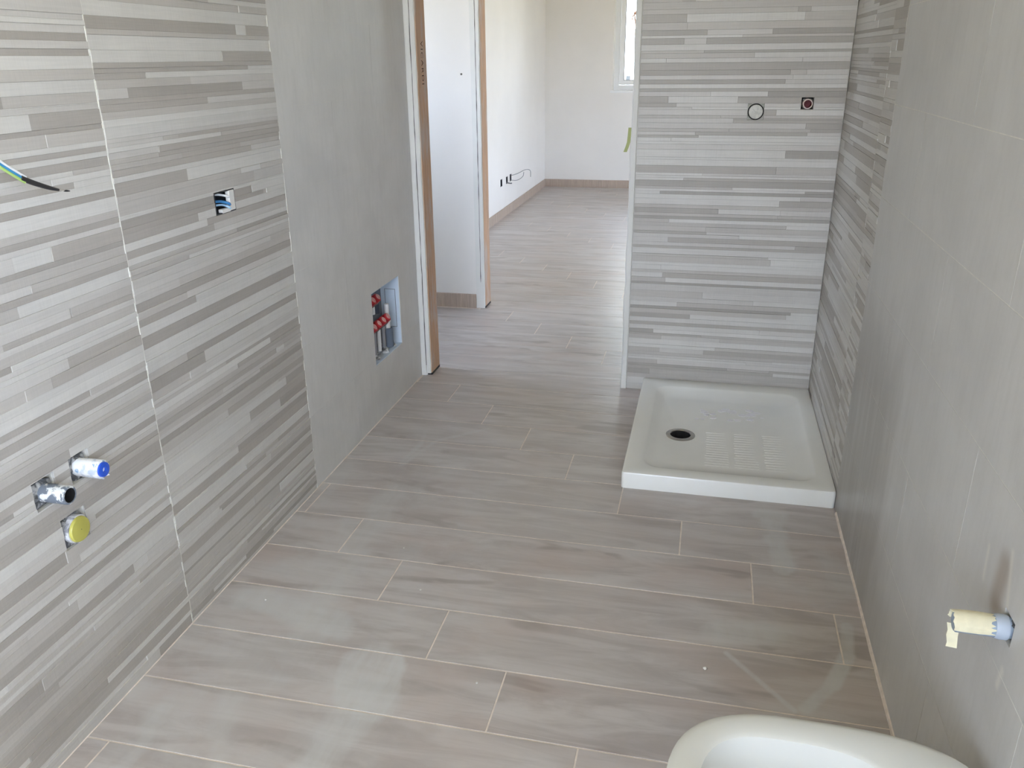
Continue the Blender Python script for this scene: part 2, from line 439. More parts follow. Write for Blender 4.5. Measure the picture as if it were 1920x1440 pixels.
NSTRIP = {'L': 0, 'R': 0, 'B': 0}     # strips built one by one per wall; past 300 they join the pooled part
def plain_tile(parent, key, u0, u1, v0, v1, mat, g=.0022):
    rects, hs = tile_rects(u0+g/2, u1-g/2, v0+g/2, v1-g/2, key)
    mp = MAPS[key]; bm = bmesh.new()
    for r in rects: slab(bm, mp, *r, -.0004, 0)
    if hs: bmesh.ops.remove_doubles(bm, verts=bm.verts[:], dist=1e-5)
    return obj('tile', bm, mat, parent)

def strip_tile(parent, key, u0, u1, v0, v1, rg, individual, pool, g=.002):
    mp = MAPS[key]; rects, hs = tile_rects(u0+g/2, u1-g/2, v0, v1, key)
    bm = bmesh.new()
    for r in rects: slab(bm, mp, *r, -.0034, -.0028)
    t = obj('tile', bm, STRIP[2], parent)
    for a, b_, va, vb, d, tone in layout(u0+g/2, u1-g/2, v0, v1, rg):
        hh = [h for h in hs if h[0] < b_ and h[1] > a and h[2] < vb and h[3] > va]
        for (ra, rb, rc, rd) in cells(a, b_, va, vb, hh):
            if rb-ra < .004 or rd-rc < .002: continue
            ch = .0006
            if individual and (key != 'L' or rb > 1.12) and NSTRIP[key] < 300:
                NSTRIP[key] += 1
                b = bmesh.new(); slab(b, mp, ra, rb, rc, rd, -.0027, d, ch); obj('strip', b, STRIP[tone], t)
            else:
                slab(pool, mp, ra, rb, rc, rd, -.0027, d, ch, tone)

# left wall: two columns of strip tiles in view, plain tiles towards the door
LY = [YREAR, -2.222, -1.458, -.694, .07, .834, 1.598, 2.362]
wall_left = wall_body('wall_left', 'L', ((YREAR, 2.362, -.0035), (2.362, 3.50, -.0005)), .14)
pool = bmesh.new()
for i, (ya, yb) in enumerate(zip(LY, LY[1:])):
    for j, (za, zb) in enumerate(zip(ROWS, ROWS[1:])):
        strip_tile(wall_left, 'L', ya, yb, za, zb, random.Random(100*i+j+7), i >= 5 and zb < 1.6, pool)
obj('strip', pool, STRIP, wall_left, kind='stuff')
for y in LY[1:]:
    bm = bmesh.new(); slab(bm, MAPS['L'], y-.0012, y+.0012, 0.0005, ZC, -.0034, .0003); obj('grout_line', bm, GROUT_W, wall_left)
for j, (za, zb) in enumerate(zip(ROWS, ROWS[1:])):
    js = [2.362, 3.126, 3.50] if j % 2 else [2.362, 2.744, 3.50]
    for a, b_ in zip(js, js[1:]): plain_tile(wall_left, 'L', a, b_, za, zb, TILE_L, .0009)
# right wall
wall_right = wall_body('wall_right', 'R', ((YREAR, 2.598, -.0005), (2.598, YB+.12, -.0035)), .14)
pool = bmesh.new()
for j, (za, zb) in enumerate(zip(ROWS, ROWS[1:])):
    for a, b_ in ((2.598, 2.777), (2.777, YB)):
        strip_tile(wall_right, 'R', a, b_, za, zb, random.Random(900+j+int(a*10)), zb < 1.6, pool, .0008)
obj('strip', pool, STRIP, wall_right, kind='stuff')
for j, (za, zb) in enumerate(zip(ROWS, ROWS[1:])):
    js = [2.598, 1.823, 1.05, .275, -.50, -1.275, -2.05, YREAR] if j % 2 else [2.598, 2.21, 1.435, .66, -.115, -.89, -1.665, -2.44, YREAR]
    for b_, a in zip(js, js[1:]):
        if not (W_RIGHT_ADDED[0] <= a and b_ <= W_RIGHT_ADDED[1] and W_RIGHT_ADDED[2] <= za and zb <= W_RIGHT_ADDED[3]): plain_tile(wall_right, 'R', a, b_, za, zb, TILE_R)
# tiled back wall beside the doorway
wall_back = wall_body('wall_back', 'B', ((XEND+.016, XR-.001, -.0035),), .11)
pool = bmesh.new()
for j, (za, zb) in enumerate(zip(ROWS, ROWS[1:])):
    strip_tile(wall_back, 'B', XEND+.026, XR-.002, za, zb, random.Random(500+j), zb < 1.8, pool)
obj('strip', pool, STRIP, wall_back, kind='stuff')

# edge profile on the free end of the back wall, grout bead along the right wall
bm = bmesh.new(); rr = random.Random(3); ring_l = []
for i in range(40):
    z = ZC*i/39; jg = rr.uniform(-.0025, .0025)
    ring_l.append([(XEND+jg, YB+.004, z), (XEND+.024, YB+.004, z), (XEND+.024, YB-.006, z), (XEND+.004+jg, YB-.006, z)])
prism(bm, ring_l); obj('trim_1', bm, PLASTER, kind='structure')
bm = bmesh.new(); rr = random.Random(5)
prism(bm, [[(XR-.0042-rr.uniform(0, .002), y, .0004), (XR, y, .0004), (XR, y, .009), (XR-.003, y, .007)] for y in [YREAR+i*.05 for i in range(105)] if y < 2.586])
obj('trim_2', bm, GROUT_F, kind='structure')
bm = bmesh.new()
prism(bm, [[(XL, y, .0004), (XL+.0025, y, .0004), (XL+.001, y, .002), (XL, y, .0025)] for y in (YREAR, -1, 0, 1, 2, 3.49)])
obj('trim_3', bm, GROUT_F, kind='structure')

# ------------------------------------------------------------------ doorway from the bathroom to the hall
def jamb(bm, x0, x1, y0, y1, z0, z1): return box(bm, x0, x1, y0, y1, z0, z1)
bm = BX(-1.40, -1.236, 3.512, 3.63, 0, ZC)                      # stub of wall left of the doorway
box(bm, -2.3, -1.40, 3.50, 3.63, 0, ZC)
wall_stub = obj('wall_stub', bm, PLASTER, kind='structure', origin=(0, 0, 0))
# hand-finished plaster face beside the jamb, slightly uneven
bm = bmesh.new(); rr = random.Random(8)
prism(bm, [[(-1.262, 3.513, z), (-1.262, 3.505+rr.uniform(-.001, .001), z), (-1.2400+rr.uniform(-.002, .002), 3.506, z), (-1.2400, 3.513, z)] for z in [i*ZC/50 for i in range(51)]])
obj('plaster_edge', bm, PLASTER, wall_stub)
bm = bmesh.new(); rr = random.Random(9)
prism(bm, [[(-1.2385+rr.uniform(-.001, .001), 3.513, z), (-1.2375, 3.508, z), (-1.2185+rr.uniform(-.003, .002), 3.508, z), (-1.217, 3.513, z)] for z in [.01+i*ZC/60 for i in range(60)]])
obj('plaster_edge', bm, PLASTER, wall_stub)
bm = bmesh.new(); rr = random.Random(10)
prism(bm, [[(-1.2405, 3.5135, z), (-1.2405+rr.uniform(0, .001), 3.5062, z), (-1.2372+rr.uniform(-.001, .001), 3.5062, z), (-1.2372, 3.5135, z)] for z in [.05+i*(ZC-.1)/70 for i in range(71)]])
obj('crack', bm, CRACK, wall_stub)

bm = BX(-1.60, XR+.2, 3.535, 3.63, 2.16, ZC)
obj('wall_lintel', bm, PLASTER, kind='structure', origin=(0, 0, 0))
fr = bpy.data.objects.new('door_1', None); C.objects.link(fr); fr['kind'] = 'structure'; fr.location = (-.78, 3.57, 0); WL[fr.name] = Vector(fr.location)
jl = obj('jamb', BX(-1.236, -1.214, 3.514, 3.632, .012, 2.16), WOOD, fr)
obj('jamb', BX(XEND+.003, XEND+.0155, 3.545, 3.632, .012, 2.16), WOOD, fr)
obj('head', BX(-1.236, XEND+.0155, 3.545, 3.632, 2.14, 2.162), WOOD, fr)
obj('gap_shade', BX(-1.236, -1.2135, 3.516, 3.632, .0005, .0115), BLACKM, fr)  # black strip in the gap under the jamb, standing in for its shade
# stamped lettering on the raw jamb, reading downwards
cu = bpy.data.curves.new('stamped_lettering', 'FONT'); cu.body = 'VICARDI'; cu.size = .038; cu.align_x = 'LEFT'; cu.align_y = 'CENTER'; cu.space_character = 1.25
tmp = bpy.data.objects.new('tmp_text', cu); C.objects.link(tmp)
bpy.context.view_layer.update()
me = bpy.data.meshes.new_from_object(tmp.evaluated_get(bpy.context.evaluated_depsgraph_get()))
bpy.data.objects.remove(tmp)
me.name = 'stamped_lettering'; me.materials.clear(); me.materials.append(plain('dark_ink', (70, 48, 38), .8, .2))
# text x -> down (-z), text y -> away (+y on the jamb face): glyphs turned a quarter clockwise
for v in me.vertices:
    x, y, z = v.co; v.co = (0, y, -x)
link('stamped_lettering', me, (-1.2132, 3.575, 1.47), fr)

# ------------------------------------------------------------------ hall and far room
def wall(name, bm, mat=PAINT): return obj(name, bm, mat, kind='structure', origin=(0, 0, 0))
bm = BX(-2.3, -1.275, YH, YH+.12, 0, ZC)
wall_hall = wall('wall_hall', bm)
bm = BX(-.05, 1.3, YH, YH+.12, 0, ZC); box(bm, -1.275, -.05, YH, YH+.12, 2.16, ZC)
wall('wall_hall_right', bm)
bm = bmesh.new()
for a, b_, c, d in cells(3.63, YH, 0, ZC, [W_HALL_ADDED]): box(bm, -2.3, -2.2, a, b_, c, d)
wall('wall_hall_end', bm)
wall('wall_hall_side', BX(1.2, 1.3, 3.63, YH, 0, ZC))
bm = BX(XR+.14, 1.3, 3.53, 3.63, 0, ZC); wall('wall_hall_back', bm)
fr2 = bpy.data.objects.new('door_2', None); C.objects.link(fr2); fr2['kind'] = 'structure'; fr2.location = (-.66, YH+.06, 0); WL[fr2.name] = Vector(fr2.location)
obj('jamb', BX(-1.275, -1.252, YH+.006, YH+.124, .012, 2.16), WOOD, fr2)
obj('jamb', BX(-.072, -.05, YH+.006, YH+.124, .012, 2.16), WOOD, fr2)
obj('head', BX(-1.275, -.05, YH+.006, YH+.124, 2.14, 2.162), WOOD, fr2)
obj('gap_shade', BX(-1.275, -1.2515, YH+.002, YH+.124, .0005, .0115), BLACKM, fr2)  # dark gap under the second jamb, its shade drawn as a black strip
bm = bmesh.new(); rr = random.Random(21)
prism(bm, [[(-1.305, YH, z), (-1.305+rr.uniform(-.001, .001), YH-.007, z), (-1.256+rr.uniform(-.003, .002), YH-.007, z), (-1.254, YH+.006, z)] for z in [.001+i*ZC/60 for i in range(60)]])
obj('plaster_edge', bm, PLASTER, wall_hall)
bm = bmesh.new(); rr = random.Random(22)
prism(bm, [[(-1.2775, YH-.002, z), (-1.2775+rr.uniform(-.001, .001), YH-.0078, z), (-1.2745+rr.uniform(-.001, .001), YH-.0078, z), (-1.2745, YH-.002, z)] for z in [.16+i*(ZC-.3)/70 for i in range(71)]])
obj('crack', bm, CRACK, wall_hall)
bm = bmesh.new(); lathe(bm, (-1.36, YH-.001, 1.32), (0, -1, 0), [(0, .006), (.002, .005)], 8); obj('nail_hole', bm, CRACK, wall_hall)
def skirting(name, x0, x1, y0, y1, h=.085):
    bm = BX(x0, x1, y0, y1, .0003, h); bmesh.ops.bevel(bm, geom=[e for e in bm.edges if abs(e.verts[0].co.z-h) < 1e-4 and abs(e.verts[1].co.z-h) < 1e-4], offset=.003, segments=1, affect='EDGES')
    return obj(name, bm, SKIRT, kind='structure')
skirting('baseboard_hall', -2.2, -1.306, YH-.011, YH)
skirting('baseboard_left', XROOM, XROOM+.011, YH+.12, YFAR)
skirting('baseboard_far', XROOM+.011, XRR, YFAR-.011, YFAR)

SOCK = [(7.60, .325), (7.82, .322), (7.975, .325)]
bm = bmesh.new()
for a, b_, c, d in cells(YH+.12, YFAR+.25, 0, ZC, [(y-.033, y+.033, z-.033, z+.033) for y, z in SOCK]):
    box(bm, XROOM-.12, XROOM, a, b_, c, d)
wall('wall_room_left', bm)
bm = bmesh.new()
for a, b_, c, d in cells(XROOM, XRR, 0, ZC, [W_FAR]): box(bm, a, b_, YFAR, YFAR+.25, c, d)
wall('wall_far', bm)
bm = bmesh.new()
for a, b_, c, d in cells(YH, YFAR+.25, 0, ZC, [W_SIDE]): box(bm, XRR, XRR+.2, a, b_, c, d)
wall('wall_room_right', bm)
wall('wall_room_front', BX(1.3, XRR, YH, YH+.12, 0, ZC))
bm = bmesh.new()
for a, b_, c, d in cells(XL-.14, XR+.14, 0, ZC, [W_REAR]): box(bm, a, b_, YREAR-.2, YREAR, c, d)
wall('wall_rear', bm)
wall('ceiling', BX(-2.6, XRR+.2, YREAR-.2, YFAR+.25, ZC, ZC+.12), plaster_mat('bare_warm_plaster', (226, 219, 200), .05))

def casement(name, x0, x1, z0, z1, y, fw_=.055, sash=.05, mull=True):
    fr = bpy.data.objects.new(name, None); C.objects.link(fr); fr['kind'] = 'structure'; fr.location = ((x0+x1)/2, y, z0); WL[fr.name] = Vector(fr.location)
    def rectframe(nm, a, b_, c, d, t, ya, yb):
        bm = bmesh.new()
        for q in cells(a, b_, c, d, [(a+t, b_-t, c+t, d-t)]): box(bm, q[0], q[1], ya, yb, q[2], q[3])
        bmesh.ops.remove_doubles(bm, verts=bm.verts[:], dist=1e-5)
        return obj(nm, bm, PVC, fr)
    rectframe('frame', x0, x1, z0, z1, fw_, y, y+.07)
    mid = (x0+x1)/2
    for a, b_ in ((x0+fw_+.004, mid-.002), (mid+.002, x1-fw_-.004)):
        rectframe('sash', a, b_, z0+fw_+.004, z1-fw_-.004, sash, y-.012, y+.05)
        bm = bmesh.new()
        for q in cells(a+sash-.002, b_-sash+.002, z0+fw_+sash, z1-fw_-sash, [(a+sash+.004, b_-sash-.004, z0+fw_+sash+.006, z1-fw_-sash-.006)]): box(bm, q[0], q[1], y-.0125, y-.006, q[2], q[3])
        obj('gasket', bm, plain('grey_gasket', (120, 122, 124), .7), fr)
        obj('pane', BX(a+sash-.002, b_-sash+.002, y+.015, y+.02, z0+fw_+sash, z1-fw_-sash), GLASS, fr)
    obj('sill', BX(x0-.02, x1+.02, y-.16 if y > 5 else y+.07, y if y > 5 else y+.2, z0-.02, z0+.004), PVC, fr)
casement('window_1', *W_FAR, YFAR+.14)
bm = bmesh.new()   # bare frame of the rear window (its casements stand open)
for q in cells(*W_REAR, [(W_REAR[0]+.05, W_REAR[1]-.05, W_REAR[2]+.05, W_REAR[3]-.05)]): box(bm, q[0], q[1], YREAR-.15, YREAR-.09, q[2], q[3])
obj('window_2', bm, PVC, kind='structure')
bm = bmesh.new()
for q in cells(*W_SIDE, [(W_SIDE[0]+.06, W_SIDE[1]-.06, W_SIDE[2]+.06, W_SIDE[3]-.06)]): box(bm, XRR+.08, XRR+.14, q[0], q[1], q[2], q[3])
obj('window_3', bm, PVC, kind='structure')

# ------------------------------------------------------------------ shower tray
def rrect(x0, x1, y0, y1, r, z, n=6):
    out = []
    for cx, cy, a0 in ((x1-r, y1-r, 0), (x0+r, y1-r, 90), (x0+r, y0+r, 180), (x1-r, y0+r, 270)):
        for i in range(n+1):
            a = math.radians(a0+90*i/n); out.append((cx+r*math.cos(a), cy+r*math.sin(a), z))
    full = []                                   # extra points along the straight sides
    for i, p in enumerate(out):
        full.append(p); q = out[(i+1) % len(out)]
        if i % (n+1) == n: full += [(p[0]+(q[0]-p[0])*k/9, p[1]+(q[1]-p[1])*k/9, z) for k in range(1, 9)]
    return full
TX0, TX1, TY0, TY1, TZ = -.221, XR-.001, 2.586, YB-.004, .061
tray = thing('shower_tray', 'white ceramic shower tray on the floor in the tiled corner', 'shower tray', ((TX0+TX1)/2, (TY0+TY1)/2, 0))
bm = bmesh.new()
dx, dy = -.035, 2.995
ix0, ix1, iy0, iy1 = TX0+.066, TX1-.055, TY0+.062, TY1-.085
outer = [rrect(TX0, TX1, TY0, TY1, .012, .0005), rrect(TX0, TX1, TY0, TY1, .012, TZ-.006), rrect(TX0+.002, TX1-.002, TY0+.002, TY1-.002, .012, TZ-.0015), rrect(TX0+.006, TX1-.006, TY0+.006, TY1-.006, .012, TZ),
         rrect(ix0-.004, ix1+.004, iy0-.004, iy1+.004, .06, TZ), rrect(ix0+.004, ix1-.004, iy0+.004, iy1-.004, .056, TZ-.003), rrect(ix0+.03, ix1-.03, iy0+.03, iy1-.03, .05, TZ-.018)]
def lerp_ring(t):
    base = rrect(ix0+.03, ix1-.03, iy0+.03, iy1-.03, .05, 0); z = TZ-.018-.010*t
    return [((p[0])*(1-t)+(dx+.050*math.cos(math.atan2(p[1]-dy, p[0]-dx)))*t, p[1]*(1-t)+(dy+.050*math.sin(math.atan2(p[1]-dy, p[0]-dx)))*t, z) for p in base]
outer += [lerp_ring(t) for t in (.2, .4, .6, .8, 1.0)]
prism(bm, outer, cap=False); bm.verts.ensure_lookup_table(); bm.faces.new([bm.verts[i] for i in range(len(outer[0]))][::-1])
obj('basin', bm, CERAMIC2, tray, smooth=True)
DZ = TZ-.028
def dz_at(x, y):
    return TZ-.0185
bm = bmesh.new()
lathe(bm, (dx, dy, DZ-.001), (0, 0, 1), [(0, .056), (.003, .056), (.005, .052), (.005, .040), (.002, .0375)], 28, cap=False)
dr = obj('drain', bm, CHROME, tray, smooth=True)
bm = bmesh.new(); lathe(bm, (dx, dy, DZ), (0, 0, 1), [(.002, .0378), (-.03, .034), (-.0305, .001)], 24, cap=False); obj('drain_throat', bm, HOLLOW, dr)
bm = bmesh.new(); lathe(bm, (dx, dy, DZ-.029), (0, 0, 1), [(0, .016), (.005, .015), (.007, .006)], 16); obj('drain_strainer', bm, CHROME, dr, smooth=True)
# raised anti-slip ribs
bm = bmesh.new()
def surf_z(x, y):
    # basin floor height by the same loft as above (linear towards the drain)
    d = math.hypot(x-dx, y-dy)
    a = math.atan2(y-dy, x-dx); c, s = math.cos(a), math.sin(a)
    lim = min(((ix1-.03-dx)/c if c > 0 else (ix0+.03-dx)/c) if abs(c) > 1e-6 else 9, ((iy1-.03-dy)/s if s > 0 else (iy0+.03-dy)/s) if abs(s) > 1e-6 else 9)
    t = 1-(d-.05)/max(lim-.05, .01); return TZ-.018-.010*max(0, min(1, t))
rr = random.Random(4)
for i in range(15):
    y = 2.74+i*.021
    for xx in (.06, .165, .27):
        x0_, x1_ = xx+rr.uniform(-.003, .003), xx+.085; z = surf_z((x0_+x1_)/2, y)
        prism(bm, [[(x0_, y-.003, z-.001), (x1_, y-.003, z-.001), (x1_, y+.003, z-.001), (x0_, y+.003, z-.001)], [(x0_+.002, y-.001, z+.0009), (x1_-.002, y-.001, z+.0009), (x1_-.002, y+.001, z+.0009), (x0_+.002, y+.001, z+.0009)]])
o = obj('anti_slip_ribs', bm, CERAMIC2, tray); o['kind'] = 'stuff'
# torn sticker residue near the back rim
bm = bmesh.new(); rr = random.Random(14)
for i in range(26):
    x = .02+rr.random()*.26; y = 3.15+rr.random()*.13; z = surf_z(x, y)+.0006; n = rr.randint(5, 7); s = rr.uniform(.006, .022)
    rot = rr.random()*6
    p = [(x+s*(.6+.6*rr.random())*math.cos(rot+6.283*k/n), y+.8*s*(.6+.6*rr.random())*math.sin(rot+6.283*k/n)) for k in range(n)]
    prism(bm, [[(a, b_, z-.001) for a, b_ in p], [(a, b_, z+.0007) for a, b_ in p]])
o = obj('sticker_residue', bm, plain('torn_paper', (226, 224, 226), .8, .2, var=.06, vscale=60), tray); o['kind'] = 'stuff'

# ------------------------------------------------------------------ bidet
BX0, BX1, BYC = .0, XR-.003, .945
bid = thing('bidet', 'glossy white ceramic bidet standing against the plain tiled wall', 'bidet', ((BX0+BX1)/2, BYC, 0))
def bidet_ring(z, gx0, gx1, half, front=2.6, n=56, back=3.4):
    out = []; cx = gx0+(gx1-gx0)*.42
    for i in range(n):
        a = 2*math.pi*i/n; c, s = math.cos(a), math.sin(a)
        ex = front if c < 0 else back
        rx = (cx-gx0) if c < 0 else (gx1-cx)
        out.append((cx+rx*math.copysign(abs(c)**(2/ex), c), BYC+half*math.copysign(abs(s)**(2/ex), s), z))
    return out
H = .40
rings = [bidet_ring(.0005, .13, BX1-.01, .115), bidet_ring(.06, .12, BX1-.008, .112), bidet_ring(.18, .085, BX1-.006, .128), bidet_ring(.28, .035, BX1-.003, .165),
         bidet_ring(.345, .008, BX1, .186), bidet_ring(.38, BX0, BX1, .1905), bidet_ring(H-.006, BX0+.001, BX1-.001, .190), bidet_ring(H-.001, BX0+.007, BX1-.004, .185),
         bidet_ring(H, BX0+.016, BX1-.010, .177)]
inn = [(H, .044, .356, .142), (H-.004, .050, .350, .136), (H-.02, .053, .347, .133), (H-.08, .064, .336, .122), (H-.135, .10, .30, .09), (H-.155, .16, .25, .045)]
rings += [bidet_ring(z, a, b_, h, 2.7, back=2.9) for z, a, b_, h in inn]
bm = bmesh.new(); prism(bm, rings)
obj('body', bm, CERAMIC, bid, smooth=True)
bm = bmesh.new(); lathe(bm, (.418, BYC, H+.0005), (0, 0, 1), [(-.02, .017), (.0, .019), (.0012, .018)], 20); obj('tap_hole', bm, HOLLOW, bid)
bm = bmesh.new(); lathe(bm, (.205, BYC, H-.1545), (0, 0, 1), [(0, .032), (.003, .031), (.004, .022), (.002, .02)], 24); obj('waste', bm, CHROME, bid, smooth=True)

# ------------------------------------------------------------------ cavities behind the small wall openings
def cavity(parent, key, hole, depth, mat=HOLLOW):
    u0, u1, v0, v1 = hole; mp = MAPS[key]; bm = bmesh.new()
    slab(bm, mp, u0-.004, u1+.004, v0-.004, v1+.004, -depth-.01, -depth)
    return obj('cavity_back', bm, mat, parent)
for kx, h in HOLES['L'].items():
    if kx != 'recess': cavity(wall_left, 'L', h, .07)
for h in [HOLES['R']['p']]: cavity(wall_right, 'R', h, .05)
for kx, h in HOLES['B'].items(): cavity(wall_back, 'B', h, .012 if kx == 'plug' else .05, painted('pale_filler', (186, 183, 174), (150, 147, 140)) if kx == 'plug' else HOLLOW)

def mortar_ring(parent_thing, key, u, v, r, size, seed):
    """lump of filling mortar between the pipe and the ragged edge of the cut tile"""
    mp = MAPS[key]; rr = random.Random(seed); n = 16; a = []; b_ = []
    for i in range(n):
        k = 2*math.pi*i/n; q = size*rr.uniform(.80, .98)/max(abs(math.cos(k)), abs(math.sin(k)), .78)
        a.append(mp(u+math.cos(k)*q, v+math.sin(k)*q, rr.uniform(-.012, -.004))); b_.append(mp(u+math.cos(k)*r, v+math.sin(k)*r, rr.uniform(-.006, .001)))
    bm = bmesh.new(); prism(bm, [[mp(u+math.cos(2*math.pi*i/n)*size*.8, v+math.sin(2*math.pi*i/n)*size*.8, -.05) for i in range(n)], a, b_], cap=False)
    return obj('mortar', bm, painted('dark_mortar', (84, 86, 90), (166, 166, 166)), parent_thing)

def pipe(name, label, cat, key, u, v, r, length, mat, hollow=True, inside=HOLLOW, msize=.034, seed=1, group=None):
    mp = MAPS[key]; base = Vector(mp(u, v, 0)); ax = Vector(mp(u, v, 1))-base
    t = thing(name, label, cat, base, group)
    bm = bmesh.new(); prof = [(-.05, r), (length*.5, r*1.01), (length-.002, r), (length, r-.002)]
    if hollow: prof += [(length, r*.78), (length-.045, r*.74)]
    lathe(bm, base, ax, prof, 22, cap=not hollow); obj('pipe', bm, mat, t, smooth=True)
    if hollow:
        bm = bmesh.new(); lathe(bm, base, ax, [(length-.001, r*.775), (length-.044, r*.73), (length-.0445, .001)], 22, cap=False); obj('bore', bm, inside, t)
    if msize: mortar_ring(t, key, u, v, r*.97, msize, seed)
    return t, base, ax
# left wall: two supply stubs and a capped waste
t, b0, ax = pipe('water_pipe', 'white painted pipe stub with blue end, upper one on the striped wall', 'pipe', 'L', 1.335, .598, .0195, .055, painted('white_blue_paint', (236, 238, 242), (150, 178, 208), (.56, .64)), hollow=False, seed=2, msize=.029)
bm = bmesh.new(); lathe(bm, b0+ax*.048, ax, [(0, .017), (.011, .016), (.012, .006), (.004, .005)], 20); obj('plug', bm, plain('blue_plastic', (42, 88, 205), .4), t, smooth=True)
bm = bmesh.new()
for k in range(14):   # torn white sleeve wrapped round the end
    pass
rr = random.Random(6); rgs = []
prism(bm, [ring(b0+ax*.012, ax, .0202, 24), [p+ax*(0) for p in ring(b0+ax*.03, ax, .0208, 24)], [p+ax*rr.uniform(-.012, .008)*(1 if i % 24 < 15 else -1.1) for i, p in enumerate(ring(b0+ax*.052, ax, .0204, 24))]], cap=False)
sv = obj('sleeve', bm, painted('white_wrap', (240, 241, 244), (198, 208, 222)), t)
m_ = sv.modifiers.new('thickness', 'SOLIDIFY'); m_.thickness = .0008
t, b0, ax = pipe('water_pipe', 'grey open-ended pipe stub spattered with white, left of the blue-ended one', 'pipe', 'L', 1.232, .592, .0195, .058, painted('grey_white_paint', (112, 120, 132), (222, 224, 224), (.5, .58)), seed=3, msize=.031)
t = thing('drain_pipe', 'short waste pipe closed with a translucent yellow cap on the striped wall', 'pipe', MAPS['L'](1.286, .476, 0))
b0 = Vector(MAPS['L'](1.286, .476, 0)); ax = Vector((1, 0, 0))
bm = bmesh.new(); lathe(bm, b0, ax, [(-.05, .031), (.008, .031), (.008, .028), (-.04, .028)], 28, cap=False); obj('pipe', bm, painted('spattered_grey', (214, 214, 218), (140, 140, 146)), t, smooth=True)
bm = bmesh.new(); lathe(bm, b0, ax, [(-.008, .028), (.010, .0285), (.0135, .0265), (.0145, .020), (.0145, .001)], 28, cap=False); obj('cap', bm, plain('yellow_plastic', (190, 184, 92), .35, .5, var=.08, vscale=18), t, smooth=True)
mortar_ring(t, 'L', 1.286, .476, .0305, .036, 5)
# right wall: grey pipe wrapped with masking tape
t, b0, ax = pipe('water_pipe', 'pale blue grey pipe stub wrapped in torn cream masking tape', 'pipe', 'R', 1.167, .597, .0165, .074, plain('blue_grey_plastic', (146, 160, 178), .4, .5, var=.1, vscale=40), hollow=False, msize=.021, seed=7)
TAPE = plain('cream_tape', (226, 218, 188), .75, .3, var=.06, vscale=50)
bm = bmesh.new(); rr = random.Random(17); n = 22
def arc_ring(d, r, jag):
    a, s, tt = frame_of(ax); out = []
    for i in range(n):
        k = math.radians(-15+215*i/(n-1)); out.append(b0+ax*(d+rr.uniform(-jag, jag))+s*math.cos(k)*r+tt*math.sin(k)*r)
    return out
prism(bm, [arc_ring(.022, .0172, .006), arc_ring(.045, .0185, 0), arc_ring(.066, .0182, 0), arc_ring(.078, .0172, .002)], cap=False, closed=False)
a, s, tt = frame_of(ax)
# hanging flap at the tip
fl = [[b0+ax*(.060+.001*math.sin(i))+Vector((0, .010-.004*i/6, -.012-.0105*i)), b0+ax*(.079-.002*(i % 2)-.001*i)+Vector((0, .012-.004*i/6, -.012-.0105*i-.003*(i % 2)))] for i in range(5)]
for q, q2 in zip(fl, fl[1:]):
    bm.faces.new([bm.verts.new(p) for p in (q[0], q[1], q2[1], q2[0])])
bmesh.ops.remove_doubles(bm, verts=bm.verts[:], dist=1e-5)
tp = obj('tape_wrap', bm, TAPE, t); m_ = tp.modifiers.new('thickness', 'SOLIDIFY'); m_.thickness = .0009
bm = bmesh.new(); lathe(bm, b0, ax, [(.002, .019), (.012, .0195), (.020, .018)], 22); obj('collar', bm, plain('pale_blue_plastic', (176, 186, 200), .4), t, smooth=True)

# tiled shower wall: round plug and pink-cored pipe
bz = Vector(MAPS['B'](.159, 1.195, 0)); ay = Vector((0, -1, 0))
t = thing('wall_plug', 'round white plaster filled wall box in the shower wall', 'plug', bz)
bm = bmesh.new(); lathe(bm, bz, ay, [(-.0115, .0270), (-.002, .0270), (.0005, .0258), (.001, .015), (.0025, .001)], 26, cap=False); obj('disc', bm, painted('chalky_plug', (216, 214, 208), (196, 195, 190)), t, smooth=True)
bm = bmesh.new(); lathe(bm, bz, ay, [(-.0118, .0304), (-.004, .0304), (-.006, .0270)], 26, cap=False); obj('rim', bm, HOLLOW, t)
t, b0, ax = pipe('water_pipe', 'pink-cored white pipe end flush in the upper shower wall', 'pipe', 'B', .348, 1.225, .0185, .012, plain('pinkish_white_plastic', (222, 204, 200), .4), inside=plain('maroon_inside', (122, 46, 54), .6), msize=.0215, seed=11)

# ------------------------------------------------------------------ switch box on the left wall
u0, u1, v0, v1 = HOLES['L']['box']
t = thing('switch_box', 'small open switch box with blue and white wires in the striped wall', 'switch box', (XL, (u0+u1)/2, (v0+v1)/2))
bm = bmesh.new()
for a, b_, c, d in cells(u0+.001, u1-.001, v0+.001, v1-.001, [(u0+.004, u1-.004, v0+.004, v1-.004)]): box(bm, XL-.055, XL-.001, a, b_, c, d)
box(bm, XL-.058, XL-.055, u0+.001, u1-.001, v0+.001, v1-.001)
obj('box', bm, plain('black_plastic', (44, 46, 50), .5), t)
bm = bmesh.new(); box(bm, XL-.012, XL+.0005, u1-.030, u1-.003, v0+.003, v1-.003); bmesh.ops.bevel(bm, geom=bm.edges[:], offset=.002, segments=1, affect='EDGES')
obj('plaster_patch', bm, PLASTER, t)
bm = bmesh.new(); box(bm, XL-.012, XL, u0+.03, u1-.03, v0+.002, v0+.012); obj('plaster_patch', bm, PLASTER, t)
